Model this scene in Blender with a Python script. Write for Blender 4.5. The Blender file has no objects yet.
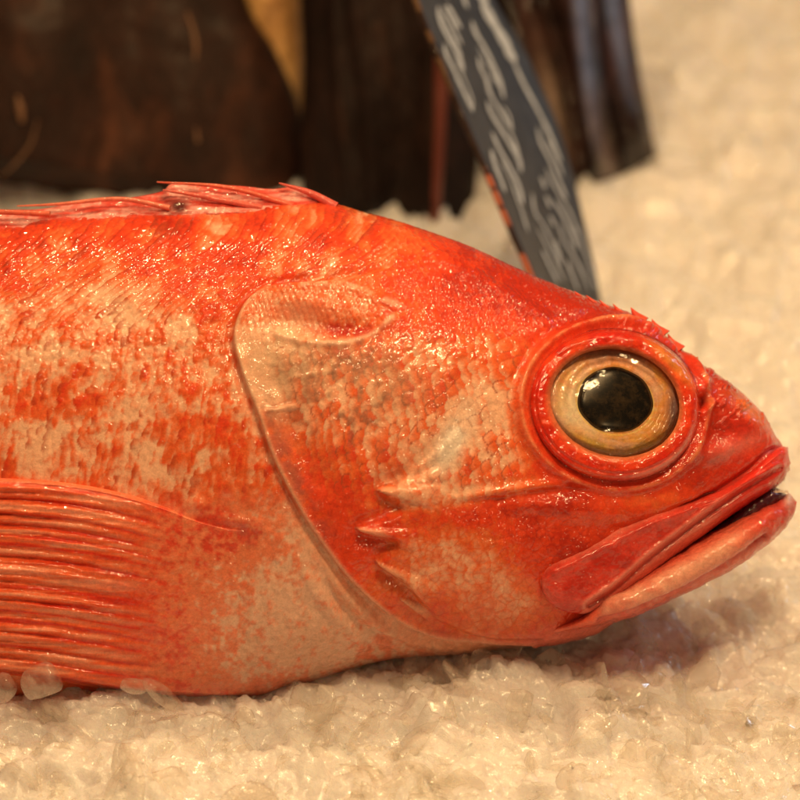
import bpy, math, random
import numpy as np
from mathutils import Vector, Matrix
random.seed(4); rng = np.random.default_rng(7)
scene = bpy.context.scene
C = scene.collection
D = 45.0                      # viewing distance, in hand-widths of the fish
PITCH = math.radians(60)      # the camera looks 30 degrees down

# ------------------------------------------------------------------ helpers
def lin(c):
    c = np.asarray(c, float) / 255.0
    return np.where(c <= .04045, c / 12.92, ((c + .055) / 1.055) ** 2.4)
WARM = np.array([1.0, .68, .38])
def T(r, g, b): return np.clip(lin((r, g, b)) / WARM, 0, .93)   # pigment seen under the warm market lamps
def sm(x, a, b):
    t = np.clip((x - a) / (b - a), 0, 1); return t * t * (3 - 2 * t)
def gs(x, w): return np.exp(-(x / w) ** 2)
def mix(a, b, t): return a + (b - a) * t
def mixc(a, b, t): return a + (np.asarray(b) - a) * np.asarray(t)[..., None]
def hsh(i, j, s=0):
    n = (i.astype(np.int64) * 374761393 + j.astype(np.int64) * 668265263 + s * 1442695041) & 0xffffffff
    n = ((n ^ (n >> 13)) * 1274126177) & 0xffffffff
    n = (n ^ (n >> 16)) & 0xffffff
    return n / float(0xffffff)
def vn(x, y, s=0):
    i = np.floor(x); j = np.floor(y); fx = x - i; fy = y - j
    fx = fx * fx * fx * (fx * (fx * 6 - 15) + 10); fy = fy * fy * fy * (fy * (fy * 6 - 15) + 10)
    a = hsh(i, j, s); b = hsh(i + 1, j, s); c = hsh(i, j + 1, s); d = hsh(i + 1, j + 1, s)
    return (a + (b - a) * fx) * (1 - fy) + (c + (d - c) * fx) * fy
def fbm(x, y, s=0, o=4):
    r = 0; a = .5; t = 0
    for k in range(o):
        r = r + a * vn(x * 2 ** k + 13.7 * k, y * 2 ** k - 7.1 * k, s + k); t += a; a *= .55
    return r / t
def crv(pts, n=12):
    p = np.array(pts, float); q = np.vstack([2 * p[0] - p[1], p, 2 * p[-1] - p[-2]]); out = []
    for k in range(1, len(q) - 2):
        t = np.linspace(0, 1, n, endpoint=False)[:, None]
        a, b, c, d = q[k - 1], q[k], q[k + 1], q[k + 2]
        out.append(.5 * (2 * b + (c - a) * t + (2 * a - 5 * b + 4 * c - d) * t ** 2 + (3 * b - a - 3 * c + d) * t ** 3))
    out.append(p[-1:]); return np.vstack(out)
def along(pts, t):
    c = crv(pts); L = np.r_[0, np.cumsum(np.hypot(*np.diff(c[:, :2], axis=0).T))]; L /= L[-1]
    return np.stack([np.interp(t, L, c[:, k]) for k in range(c.shape[1])], -1)
def prof(pts, x):
    c = crv(pts); xx = np.maximum.accumulate(c[:, 0] + np.arange(len(c)) * 1e-6); return np.interp(x, xx, c[:, 1])
def sd(x, y, pts, n=8):
    """distance to a curve, signed (+ on the left of its direction as seen in the picture), and position along it"""
    c = crv(pts, n) if n else np.array(pts, float)
    best = np.full(x.shape, 1e9); sg = np.ones(x.shape); tt = np.zeros(x.shape)
    m = len(c) - 1
    for k in range(m):
        ax, ay = c[k][:2]; bx, by = c[k + 1][:2]; dx, dy = bx - ax, by - ay; L = dx * dx + dy * dy + 1e-9
        t = np.clip(((x - ax) * dx + (y - ay) * dy) / L, 0, 1)
        ex, ey = x - ax - t * dx, y - ay - t * dy; d = np.hypot(ex, ey)
        w = d < best
        best = np.where(w, d, best); sg = np.where(w, np.sign(ey * dx - ex * dy), sg); tt = np.where(w, (k + t) / m, tt)
    return -best * sg, tt
def blob(x, y, cx, cy, rx, ry, a=0):
    a = math.radians(a); u = (x - cx) * math.cos(a) + (y - cy) * math.sin(a); v = -(x - cx) * math.sin(a) + (y - cy) * math.cos(a)
    return np.exp(-(u / rx) ** 2 - (v / ry) ** 2)
def scales(u, v, r=.72):
    """overlapping fish scales, u runs towards the tail. returns ramp, edge, random number"""
    i0 = np.floor(u); ramp = np.zeros(u.shape); rnd = np.zeros(u.shape); got = np.full(u.shape, False); dd = np.ones(u.shape)
    for di in (1, 0, -1, -2):                 # tail side first, nose side last so it lies on top
        i = i0 + di; off = np.where(i % 2 == 0, 0., .5)
        for dj in (0, 1):
            j = np.floor(v - off) + dj
            jx = (hsh(i, j, 3) - .5) * .14; jy = (hsh(i, j, 4) - .5) * .14
            du = u - (i + jx); dv = v - (j + off + jy)
            d = np.sqrt((du / 1.25) ** 2 + dv ** 2) / r
            ins = (d < 1)
            ramp = np.where(ins, du / 1.25 / r * .5 + .5, ramp); rnd = np.where(ins, hsh(i, j, 9), rnd); dd = np.where(ins, d, dd)
            got |= ins
    edge = sm(dd, .72, 1.0)
    return ramp, edge, rnd
def cells(x, y, s=0):
    i0 = np.floor(x); j0 = np.floor(y); b1 = np.full(x.shape, 9.); b2 = b1.copy(); ci = b1 * 0; cj = b1 * 0; px = b1 * 0; py = b1 * 0
    for a in (-1, 0, 1):
        for b in (-1, 0, 1):
            i = i0 + a; j = j0 + b; qx = i + hsh(i, j, s + 1); qy = j + hsh(i, j, s + 2)
            d = np.hypot(x - qx, y - qy); w = d < b1
            b2 = np.where(w, b1, np.minimum(b2, d)); ci = np.where(w, i, ci); cj = np.where(w, j, cj)
            px = np.where(w, x - qx, px); py = np.where(w, y - qy, py); b1 = np.where(w, d, b1)
    return b1, b2, ci, cj, px, py

def L3(px, py, d):
    """a point of the leaning fish plane frame: picture-plane millimetres and depth"""
    return np.stack([(px - 400) / 100., (400 - py) / 100., d / 100. + 0 * px], -1)
def Q3(qx, qy, d):
    """the point standing at depth d (towards the viewer) on the line of sight of q"""
    k = (D - d / 100.) / D
    return np.stack([(qx - 400) / 100. * k, (400 - qy) / 100. * k, d / 100. + 0 * qx], -1)
cP, sP = math.cos(PITCH), math.sin(PITCH)
def W3(p):                     # leaning frame -> world
    p = np.asarray(p, float); return np.stack([p[..., 0], p[..., 1] * cP - p[..., 2] * sP, p[..., 1] * sP + p[..., 2] * cP], -1)

def link(o, parent=None):
    C.objects.link(o)
    if parent is not None: o.parent = parent
    return o
def mesh(name, V, F, mat, parent=None, base=None, col=None, smooth=True, extra=None):
    V = np.asarray(V, np.float32).reshape(-1, 3); F = np.asarray(F, np.int32)
    if base is not None: V = V - np.asarray(base, np.float32)
    me = bpy.data.meshes.new(name); me.vertices.add(len(V)); me.vertices.foreach_set('co', V.ravel())
    k = F.shape[1]; me.loops.add(F.size); me.loops.foreach_set('vertex_index', F.ravel())
    me.polygons.add(len(F)); me.polygons.foreach_set('loop_start', np.arange(0, F.size, k, dtype=np.int32))
    me.update(calc_edges=True); me.validate()
    if smooth: me.polygons.foreach_set('use_smooth', np.ones(len(me.polygons), bool))
    if col is not None:
        a = me.color_attributes.new('Col', 'FLOAT_COLOR', 'POINT')
        c = np.ones((len(V), 4), np.float32); c[:, :3] = np.asarray(col).reshape(-1, 3); a.data.foreach_set('color', c.ravel())
    if extra is not None:
        a = me.attributes.new('wet', 'FLOAT', 'POINT'); a.data.foreach_set('value', np.asarray(extra, np.float32).ravel())
    me.materials.append(mat); me.update()
    return link(bpy.data.objects.new(name, me), parent)
def gridF(n, m, wrap=False, flip=False):
    i = np.arange(n - 1)[:, None]; j = np.arange(m if wrap else m - 1)[None]; j2 = (j + 1) % m
    F = np.stack([i * m + j, (i + 1) * m + j, (i + 1) * m + j2, i * m + j2], -1).reshape(-1, 4)
    return F[:, ::-1] if flip else F
def gnormal(P, wrap=False):
    a = np.gradient(P, axis=0)
    if wrap: b = (np.roll(P, -1, 1) - np.roll(P, 1, 1)) / 2
    else: b = np.gradient(P, axis=1)
    n = np.cross(a, b); n /= np.linalg.norm(n, axis=-1, keepdims=True) + 1e-12
    return n
def empty(name, loc, label, cat, group=None):
    o = bpy.data.objects.new(name, None); o.empty_display_size = .3; C.objects.link(o); o.location = loc; o.rotation_euler = (PITCH, 0, 0)
    tag(o, label, cat, group); return o
def tag(o, label, cat, group=None):
    o['label'] = label; o['category'] = cat
    if group: o['group'] = group
    return o

# ------------------------------------------------------------------ materials
def newmat(name):
    m = bpy.data.materials.new(name); m.use_nodes = True; nt = m.node_tree; b = nt.nodes['Principled BSDF']; return m, nt, b
def noise(nt, scale, detail=4, rough=.6, dist=0, vec=None):
    n = nt.nodes.new('ShaderNodeTexNoise'); n.inputs['Scale'].default_value = scale; n.inputs['Detail'].default_value = detail
    n.inputs['Roughness'].default_value = rough; n.inputs['Distortion'].default_value = dist
    if vec is not None: nt.links.new(vec, n.inputs['Vector'])
    return n
def ramp(nt, src, a, b, c0=(0, 0, 0, 1), c1=(1, 1, 1, 1)):
    r = nt.nodes.new('ShaderNodeValToRGB'); r.color_ramp.elements[0].position = a; r.color_ramp.elements[1].position = b
    r.color_ramp.elements[0].color = c0; r.color_ramp.elements[1].color = c1; nt.links.new(src, r.inputs[0]); return r
def bump(nt, src, strength, dist, prev=None):
    b = nt.nodes.new('ShaderNodeBump'); b.inputs['Strength'].default_value = strength; b.inputs['Distance'].default_value = dist
    nt.links.new(src, b.inputs['Height'])
    if prev is not None: nt.links.new(prev, b.inputs['Normal'])
    return b.outputs[0]
def objco(nt): return nt.nodes.new('ShaderNodeTexCoord').outputs['Object']
def mulcol(nt, a, fac_src, lo, hi):
    mr = nt.nodes.new('ShaderNodeMapRange'); mr.inputs['From Min'].default_value = .3; mr.inputs['From Max'].default_value = .7
    mr.inputs['To Min'].default_value = lo; mr.inputs['To Max'].default_value = hi; nt.links.new(fac_src, mr.inputs['Value'])
    v = nt.nodes.new('ShaderNodeVectorMath'); v.operation = 'SCALE'; nt.links.new(a, v.inputs[0]); nt.links.new(mr.outputs[0], v.inputs['Scale'])
    return v.outputs[0]

def skin_mat(name, rough=.42, coat=.55, sss=.12, bmp=.5):
    sss *= .6
    m, nt, b = newmat(name); co = objco(nt)
    at = nt.nodes.new('ShaderNodeAttribute'); at.attribute_name = 'Col'
    n1 = noise(nt, 16, 5, .65, .3, co); n2 = noise(nt, 55, 3, .6, 0, co); n3 = noise(nt, 5, 4, .6, .5, co)
    c = mulcol(nt, at.outputs['Color'], n1.outputs[0], .84, 1.16); c = mulcol(nt, c, n2.outputs[0], .9, 1.1)
    nt.links.new(c, b.inputs['Base Color'])
    r = ramp(nt, n3.outputs[0], .35, .7, (rough - .1,) * 3 + (1,), (rough + .14,) * 3 + (1,)); nt.links.new(r.outputs[0], b.inputs['Roughness'])
    b.inputs['Subsurface Weight'].default_value = sss; b.inputs['Subsurface Radius'].default_value = (1, .3, .12); b.inputs['Subsurface Scale'].default_value = .12
    b.inputs['Coat Roughness'].default_value = .09; b.inputs['Coat IOR'].default_value = 1.52; b.inputs['Specular IOR Level'].default_value = .12
    cw = ramp(nt, noise(nt, 7, 3, .6, .2, co).outputs[0], .38, .62, (coat * .5,) * 3 + (1,), (1, 1, 1, 1)); nt.links.new(cw.outputs[0], b.inputs['Coat Weight'])
    nb = bump(nt, n1.outputs[0], bmp, .02); nb2 = bump(nt, n2.outputs[0], bmp * .8, .006, nb)
    nt.links.new(nb2, b.inputs['Normal'])
    cb = bump(nt, noise(nt, 9, 2, .5, 1.0, co).outputs[0], 1, .018); nt.links.new(cb, b.inputs['Coat Normal'])
    return m
M_skin = skin_mat('fish_skin', .38, .9, .16, .32)
M_fin = skin_mat('fin_skin', .34, .85, .22, .30)
M_lip = skin_mat('lip_skin', .34, .8, .2, .2)
M_ring = skin_mat('eye_ring', .25, .9, .2, .12)

def simple(name, col, rough=.4, coat=0, **k):
    m, nt, b = newmat(name); b.inputs['Base Color'].default_value = (*col, 1); b.inputs['Roughness'].default_value = rough
    b.inputs['Coat Weight'].default_value = coat; b.inputs['Coat Roughness'].default_value = .04
    for kk, v in k.items(): b.inputs[kk.replace('_', ' ')].default_value = v
    return m

# ------------------------------------------------------------------ the fish: outline and volume
TOP = [(-700, 330), (-500, 300), (-300, 262), (-100, 236), (0, 224), (60, 216), (120, 212), (180, 210), (250, 206), (300, 201), (330, 203), (360, 211), (400, 222), (440, 235), (480, 251),
       (520, 270), (560, 287), (600, 302), (630, 313), (655, 330), (680, 352), (705, 366), (728, 382), (748, 398), (764, 416), (776, 436), (785, 446), (790, 462)]
BOT = [(-700, 520), (-500, 590), (-300, 650), (-100, 690), (0, 705), (100, 708), (200, 704), (262, 697), (300, 687), (335, 676), (370, 665), (400, 659), (450, 656), (500, 651), (560, 643),
       (600, 630), (640, 598), (680, 556), (720, 527), (750, 506), (768, 494), (782, 480), (790, 464)]
WID = [(-700, 26), (-500, 60), (-300, 100), (-100, 128), (0, 136), (150, 142), (260, 146), (350, 150), (450, 146), (550, 128), (620, 112), (680, 92), (730, 70), (765, 46), (782, 26), (790, 8)]
SEP, SEM = 2.25, 1.9
def body_d(px, py, grow=1.0):
    t = prof(TOP, px); b = prof(BOT, px); w = prof(WID, px)
    s = np.abs((2 * py - t - b) / np.maximum(b - t, 1)) / grow
    return w * np.maximum(1 - np.minimum(s, 1) ** SEP, 0) ** (1 / SEM)
def q2p(qx, qy, d):
    k = (D - d / 100.) / D; return 400 + (qx - 400) * k, 400 + (qy - 400) * k
def body_q(qx, qy, grow=1.0):
    d = np.full(np.shape(qx), 80.)
    for _ in range(4):
        px, py = q2p(qx, qy, d); d = body_d(px, py, grow)
    return d

OPC = [(392, 268), (330, 281), (275, 286), (250, 298), (237, 318), (233, 342), (242, 376), (256, 412), (272, 458), (296, 505), (322, 545), (352, 583), (390, 615), (430, 634), (480, 643), (530, 644)]
PRE = [(455, 455), (415, 478), (378, 490), (402, 510), (358, 528), (398, 540), (378, 561), (404, 580), (424, 603), (450, 622), (490, 634), (540, 634)]
EYE = (614., 406., 84., 74., 10.)
def rho(x, y, sc=1.0):
    cx, cy, rx, ry, a = EYE; a = math.radians(a)
    u = (x - cx) * math.cos(a) + (y - cy) * math.sin(a); v = -(x - cx) * math.sin(a) + (y - cy) * math.cos(a)
    return np.hypot(u / (rx * sc), v / (ry * sc))

def spike(x, y, tip, root, w):
    """a backward pointing spine lying on the skin"""
    tx, ty = tip; rx_, ry_ = root; L = math.hypot(rx_ - tx, ry_ - ty); ux, uy = (rx_ - tx) / L, (ry_ - ty) / L
    a = (x - tx) * ux + (y - ty) * uy; b = -(x - tx) * uy + (y - ty) * ux
    ww = w * np.clip((a + 1) / L, .04, 1) ** .7
    return sm(a, -2, 3) * (1 - sm(a, L * .55, L * 1.15)) * np.clip(1 - (b / ww) ** 2, 0, 1) ** .6, a, b
SPINES = [((377, 489), (440, 497), 13), ((356, 527), (420, 540), 12), ((376, 560), (440, 596), 13), ((268, 411), (310, 404), 6), ((400, 596), (450, 625), 8)]

FT = np.array([.90, .77, .71])
def features(x, y):
    """relief (picture millimetres towards the viewer) and pigment of the skin at picture place x, y"""
    h = np.zeros(x.shape)
    wx = x + 20 * (fbm(x / 60, y / 60, 21) - .5) + 3 * (fbm(x / 13, y / 13, 23, 2) - .5); wy = y + 20 * (fbm(x / 60, y / 60, 22) - .5) + 3 * (fbm(x / 13, y / 13, 24, 2) - .5)
    op, opt = sd(x, y, OPC); pr, prt = sd(x, y, PRE); r = rho(x, y)
    op = np.where((x > 395) & (y < 300), 60, op)
    head = sm(op, -1.5, 3)
    f1 = fbm(x / 70, y / 70, 1, 4); f2 = fbm(x / 26, y / 26, 2, 4); f3 = fbm(x / 9, y / 9, 3, 3); f4 = fbm(x / 4.2, y / 4.2, 5, 3)
    # ---- scales, two fields
    a = np.radians(12 + 10 * sm(y, 250, 420) * 0 - 26 * (1 - sm(y, 210, 330)))
    bu = -((wx) * np.cos(a) + (wy) * np.sin(a)); bv = -(wx) * np.sin(a) + wy * np.cos(a)
    r1, e1, k1 = scales(bu / 8.4, bv / 10.5)
    r2, e2, k2 = scales(-(wx * .98 - wy * .17) / 10.5, (wy * .98 + wx * .17) / 11.5)
    r3, e3, k3 = scales(-(wx * .9 - wy * .42) / 5.6, (wy * .9 + wx * .42) / 6.4)
    body_m = (1 - head) * (1 - sm(y, 470, 540))
    cheek = head * sm(op, 10, 45) * (1 - sm(y, 470, 520) * .65) * sm(y, 318, 350) * (1 - sm(x, 500, 545))
    crown = head * (1 - sm(y, 318, 350)) * (1 - sm(x, 560, 640) * .6)
    h += body_m * (r1 * 1.7 - e1 * .9) * mix(.75, 1.1, k1) * mix(.35, 1, 1 - sm(y, 300, 420))
    h += cheek * (r2 * 1.0 - e2 * .5) * mix(.45, 1, k2)
    h += crown * (r3 * 1.6 - e3 * .8)
    face = head * sm(y, 480, 520) * (1 - sm(x, 560, 640))
    b1, b2, ci, cj, _, _ = cells(wx / 9.5, wy / 8.5, 31); ret = sm(b2 - b1, .02, .22)
    h += face * ret * .5
    # ---- gill cover edge
    h += 6 * head * np.exp(-np.maximum(op, 0) / 75) * (1 - sm(x, 300, 390) * (1 - sm(y, 300, 350))) - 2.5 * gs(op + 4, 4) * (1 - sm(opt, .8, 1))
    h += 1.6 * gs(op - 4, 4) * sm(opt, .1, .25)
    h -= 4 * gs(op - 34, 16) * sm(y, 350, 390) * (1 - sm(y, 470, 520)) * (1 - sm(x, 330, 380))
    # gill membrane folds under it
    for k, (pts, am, w) in enumerate([([(326, 570), (350, 600), (385, 632), (430, 648), (500, 652)], 3, 5), ([(318, 585), (340, 615), (372, 640), (410, 653)], 2.2, 4), ([(300, 560), (322, 598), (350, 634), (372, 652)], 3, 6)]):
        s, t = sd(x, y, pts); h += am * gs(s, w) * sm(t, 0, .15) * (1 - sm(t, .85, 1)) - am * .8 * gs(s - 1.6 * w, w) * sm(t, 0, .2) * (1 - sm(t, .8, 1))
    # ---- pocket with scalloped lip above the gill cover
    lip, lt = sd(x, y, [(268, 328), (284, 337), (312, 343), (345, 343), (372, 334), (392, 318)])
    inside = sm(y, 306, 322) * sm(-lip * 1., -30, -18) * 0
    pk = blob(x, y, 338, 329, 44, 11, 2) * .9 + blob(x, y, 300, 318, 30, 10, -8) * .5
    h -= 7 * pk
    h += 2.6 * gs(lip, 4) * sm(lt, 0, .15) * (1 - sm(lt, .9, 1) * .6) * mix(.7, 1.2, f3)
    up, ut = sd(x, y, [(262, 298), (300, 288), (345, 287), (380, 300), (404, 308)])
    h += 2.2 * gs(up, 6) * sm(ut, 0, .2) * (1 - sm(ut, .85, 1))
    h += 2 * blob(x, y, 300, 302, 40, 9, 6)
    # ---- cheek bone edge and its spines
    h += 5 * sm(pr, -3, 5) * np.exp(-np.maximum(pr, 0) / 55) * sm(prt, 0, .12) - 3 * gs(pr + 5, 6) * sm(prt, 0, .1) * (1 - sm(prt, .9, 1))
    spm = np.zeros(x.shape)
    for tip, root, w in SPINES:
        s, a_, b_ = spike(x, y, tip, root, w); h += 5.5 * s * (1 if w > 9 else .5)
        h -= 2.5 * blob(x, y, tip[0] + 12, tip[1] + 17, 20, 8, 10) * (1 if w > 9 else .3); spm = np.maximum(spm, s * (1 - sm(a_, 14, 40)))
    # opercular little flap lines
    for pts in ([(268, 411), (300, 420), (330, 436)], [(296, 378), (330, 372), (352, 376)]):
        s, t = sd(x, y, pts); h += 1.0 * gs(s, 2.6) * (1 - t)
    # ---- ridge under the eye
    rd, rt = sd(x, y, [(395, 500), (440, 500), (480, 495), (530, 487), (570, 484), (610, 492), (660, 494), (700, 484)])
    h += 4.5 * gs(rd, 5) * sm(rt, .1, .3) * (1 - sm(rt, .45, .62)) ; dn = np.where(rd > 0, rd, -rd)
    below = sm(y, 488, 500)
    h -= 4 * gs(y - (506 - (x - 400) * .09), 7) * sm(x, 440, 480) * (1 - sm(x, 570, 620))
    s, t = sd(x, y, [(520, 500), (580, 508), (640, 512), (690, 500)]); h += 3 * gs(s, 9) - 2.5 * gs(s + 20, 9)
    # white scar patch, its furrow
    s, t = sd(x, y, [(402, 482), (420, 468), (440, 452), (462, 430), (470, 404)]); h += 2.6 * gs(s, 4) * (1 - t) - 3 * gs(s - 9, 5) * (1 - t)
    # ---- eye socket
    h += 5 * gs(r - 1.12, .06) * (1 + .35 * np.cos(np.arctan2(y - 406, x - 614) - math.radians(-75))) - 26 * (1 - sm(r, .78, .97))
    h -= 1.5 * gs(r - 1.24, .06)
    # brow ridge, edge of the forehead
    s, t = sd(x, y, [(545, 303), (590, 312), (630, 324), (662, 344), (690, 372), (704, 405)]); h += 3.5 * gs(s, 8) * sm(t, 0, .2) * (1 - sm(t, .85, 1))
    s, t = sd(x, y, [(640, 320), (670, 345), (700, 380), (714, 400)]); h -= 3 * gs(s, 3)
    s, t = sd(x, y, [(470, 262), (520, 290), (560, 315)]); h -= 3 * gs(s, 9) * sm(t, 0, .3)
    s, t = sd(x, y, [(430, 250), (500, 290), (545, 320)]); h += 2.5 * gs(s, 8)
    # ---- snout: nostril, bumps, upper lip
    h -= 11 * blob(x, y, 703, 401, 4.2, 6.5, 20) ; h += 2 * gs(np.hypot((x - 703) / 1, (y - 401) / 1.3) - 9, 3)
    h += 5 * blob(x, y, 735, 408, 26, 13, 38) - 5 * blob(x, y, 716, 432, 18, 12, 30) + 5 * blob(x, y, 716, 452, 22, 8, -20) + 3 * blob(x, y, 755, 428, 12, 10, 40)
    s, t = sd(x, y, [(786, 444), (772, 452), (752, 470), (728, 486), (700, 500), (660, 512)]); h -= 6 * gs(s, 4) * (1 - sm(t, .8, 1))
    h += 2.6 * sm(f3, .52, .7) * head * sm(x, 600, 680) * (1 - sm(y, 400, 440)) + (f2 - .5) * 4 * head * sm(x, 560, 640) + (f3 - .5) * .9 + (f4 - .5) * .3
    h += (f1 - .5) * 6 * (1 - sm(r, 1.3, 1.1) * 0)
    # shoulder girdle in front of the fin
    gd, gt = sd(x, y, [(262, 500), (250, 540), (238, 600), (232, 660), (245, 700)])
    girdle = (1 - head) * sm(y, 486, 530) * sm(x, 200, 250)
    h += girdle * (7 * blob(x, y, 285, 610, 60, 80, 20) - 3)
    s, t = sd(x, y, [(205, 516), (228, 519), (250, 523), (262, 530)]); h += 2.2 * gs(s, 6) * sm(t, 0, .2) * (1 - sm(t, .8, 1))
    h += 3.5 * blob(x, y, 197, 505, 12, 8)
    h += 2.5 * girdle * (fbm(x / 5, y / 9, 41) - .5)

    # =================== pigment
    pale = T(250, 172, 114); orange = T(236, 98, 38); red = T(228, 62, 22); deep = T(180, 32, 12); dark = T(110, 36, 20); beige = T(208, 160, 106); olive = T(150, 122, 88)
    c = np.zeros(x.shape + (3,)) + orange
    # red weight
    R = .61 + .95 * (f1 - .5) + .75 * (f2 - .5)
    R += .16 * (1 - sm(y, 235, 310)) * (1 - .5 * head)
    R += -.42 * blob(x, y, 118, 305, 34, 30, 20) - .36 * blob(x, y, 172, 318, 20, 17) - .28 * blob(x, y, 30, 355, 60, 30, -10) - .3 * blob(x, y, 100, 362, 40, 26)
    R += -.3 * blob(x, y, 150, 450, 160, 42, 0) * sm(f2, .3, .6) - .22 * blob(x, y, 210, 390, 40, 60, 10) - .25 * blob(x, y, 30, 440, 60, 30)
    R += -.34 * sm(fbm(wx / 30, wy / 24, 55, 4), .49, .67) * (1 - sm(y, 470, 500))
    R += .22 * blob(x, y, 90, 255, 120, 26, -4) + .2 * blob(x, y, 175, 350, 60, 30, -30) + .18 * blob(x, y, 60, 405, 60, 16, 0)
    hd = np.full(x.shape, .5) + .75 * (f1 - .5) + .55 * (f2 - .5)
    hd += .42 * (1 - sm(y, 285, 345)) * sm(x, 380, 470) + .5 * sm(x, 480, 560) + .28 * blob(x, y, 420, 270, 60, 25, 20)
    hd += -.34 * blob(x, y, 285, 330, 45, 32, 20) - .36 * blob(x, y, 262, 372, 26, 44, -20) - .16 * blob(x, y, 345, 372, 70, 36) - .08 * blob(x, y, 395, 420, 50, 40) + .06
    hd += -.8 * blob(x, y, 452, 442, 15, 36, 28) + .3 * blob(x, y, 300, 470, 40, 60, -25) - .35 * blob(x, y, 500, 455, 26, 20) - .2 * blob(x, y, 540, 370, 30, 26) - .3 * blob(x, y, 500, 400, 24, 18)
    hd += .35 * blob(x, y, 350, 545, 50, 50, 40) + .42 * blob(x, y, 480, 515, 110, 13, -5) + .2 * sm(y, 500, 540)
    hd += -.42 * blob(x, y, 470, 565, 60, 34, 10) - .4 * blob(x, y, 535, 600, 50, 25) - .38 * blob(x, y, 650, 500, 60, 9, -3) - .3 * blob(x, y, 570, 520, 60, 9) - .3 * blob(x, y, 500, 488, 60, 7, -6)
    hd += .5 * blob(x, y, 720, 425, 60, 50) + .35 * blob(x, y, 590, 320, 90, 22, 22) - .35 * blob(x, y, 735, 448, 26, 10, -15) - .25 * blob(x, y, 560, 350, 20, 30, 40)
    R = mix(R, hd, head)
    # per scale variation: short strokes of red between pale scales
    sv = body_m * ((k1 - .5) * .32 + (r1 - .5) * .5) + cheek * ((k2 - .5) * .45 + (.55 - r2) * .8 - .02) + crown * ((k3 - .5) * .3 + (r3 - .5) * .45)
    st = fbm(wx / 5.5, wy / 17, 51, 3) - .5
    R = R + sv * .85 + st * .65 * body_m * sm(y, 300, 380) + (f4 - .5) * .2 + (f3 - .5) * .3 + face * (.5 - ret) * .14
    c = mixc(np.zeros(x.shape + (3,)) + pale, orange, sm(R, .02, .60)); c = mixc(c, red, sm(R, .48, .96)); c = mixc(c, deep, sm(R, .98, 1.35) * .8)
    # dark red-brown ticks
    tick = body_m * sm(k1 * .6 + f2 * .5 + (r1 - .5) * .35 - .08 * sm(f1, .4, .7), .80, .97) * .6
    c = mixc(c, T(176, 62, 26), tick)
    tick = cheek * (sm(k2 + f2 * .5, .72, 1.05) * sm(e2, .25, .9) * .7 + sm(e2, .6, 1) * .16) * (1 - sm(y, 480, 520)); c = mixc(c, T(168, 72, 36), tick)
    # greyish beige on the gill cover
    g = head * np.clip(blob(x, y, 275, 355, 40, 42, 20) + blob(x, y, 345, 375, 55, 28) * .8 + blob(x, y, 400, 395, 40, 55, 0) * .5, 0, 1) * sm(f2 + .5 * f3, .45, .9) * sm(y, 322, 345)
    c = mixc(c, beige, g * .5)
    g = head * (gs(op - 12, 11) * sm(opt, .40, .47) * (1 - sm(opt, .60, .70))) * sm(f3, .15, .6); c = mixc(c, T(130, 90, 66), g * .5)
    g = cheek * blob(x, y, 345, 400, 60, 55) * sm(f3 + f2, .95, 1.25); c = mixc(c, T(128, 92, 62), g * .7)
    g = head * blob(x, y, 452, 442, 12, 32, 28) * sm(f2, .2, .5); c = mixc(c, T(238, 200, 150), np.clip(g * 1.2, 0, .9))
    # rims
    c = mixc(c, T(240, 176, 120), gs(op - 3, 2.6) * sm(opt, .12, .2) * .6 * head)
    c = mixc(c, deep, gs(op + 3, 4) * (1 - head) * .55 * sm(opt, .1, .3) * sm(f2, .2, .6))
    c = mixc(c, T(244, 184, 128), np.clip(gs(lip, 3) * .8 * sm(f2, .3, .55) + gs(up, 3.4) * sm(ut, .1, .3) * .6 * sm(f3, .35, .65), 0, 1) * head)
    c = mixc(c, T(190, 40, 18), np.clip(blob(x, y, 346, 329, 30, 8, 2) * 1.2, 0, 1) * sm(f3, .1, .5))
    c = mixc(c, T(240, 132, 84), np.clip(blob(x, y, 300, 312, 36, 10, 2), 0, 1) * .6)
    c = mixc(c, T(246, 176, 118), np.clip(spm * .8, 0, .5))
    # shoulder girdle and fin base share their pigment
    c = mixc(c, girdle_col(x, y, f2, f3, f4), (1 - head) * sm(y + (f2 - .5) * 34, 486, 520) * sm(x, 130, 180))
    g = (1 - head) * sm(y, 560, 600) * sm(x, 290, 330)
    c = mixc(c, T(236, 156, 102), gs(op + 9, 10) * (1 - head) * sm(opt, .56, .68) * .75)
    # socket: saturated red, dark groove
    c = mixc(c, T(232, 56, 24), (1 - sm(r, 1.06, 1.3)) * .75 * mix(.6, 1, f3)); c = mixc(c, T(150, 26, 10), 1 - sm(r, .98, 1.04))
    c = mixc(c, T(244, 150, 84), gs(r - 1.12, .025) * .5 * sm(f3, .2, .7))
    c = mixc(c, T(96, 18, 12), blob(x, y, 703, 401, 3.5, 6, 20))
    # snout and lip
    c = mixc(c, T(222, 44, 26), head * sm(x + y * .3, 838, 880) * .75 * mix(.5, 1, f2))
    c = mixc(c, T(236, 124, 92), blob(x, y, 736, 447, 30, 8, -22) * .6 * mix(.5, 1.2, f3)); c = mixc(c, T(214, 100, 92), blob(x, y, 776, 447, 14, 4, -40) * .7)
    c = mixc(c, T(238, 132, 56), blob(x, y, 748, 412, 24, 7, 40) * .6)
    c = mixc(c, T(238, 118, 80), head * sm(y + (x - 500) * .25, 626, 652) * sm(x, 380, 430) * .75)
    c *= (1 - .12 * head * sm(y, 520, 640))[..., None]  # lower head darkened: soft shade painted into the pigment
    return h, np.clip(c * FT, .004, .93)

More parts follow.
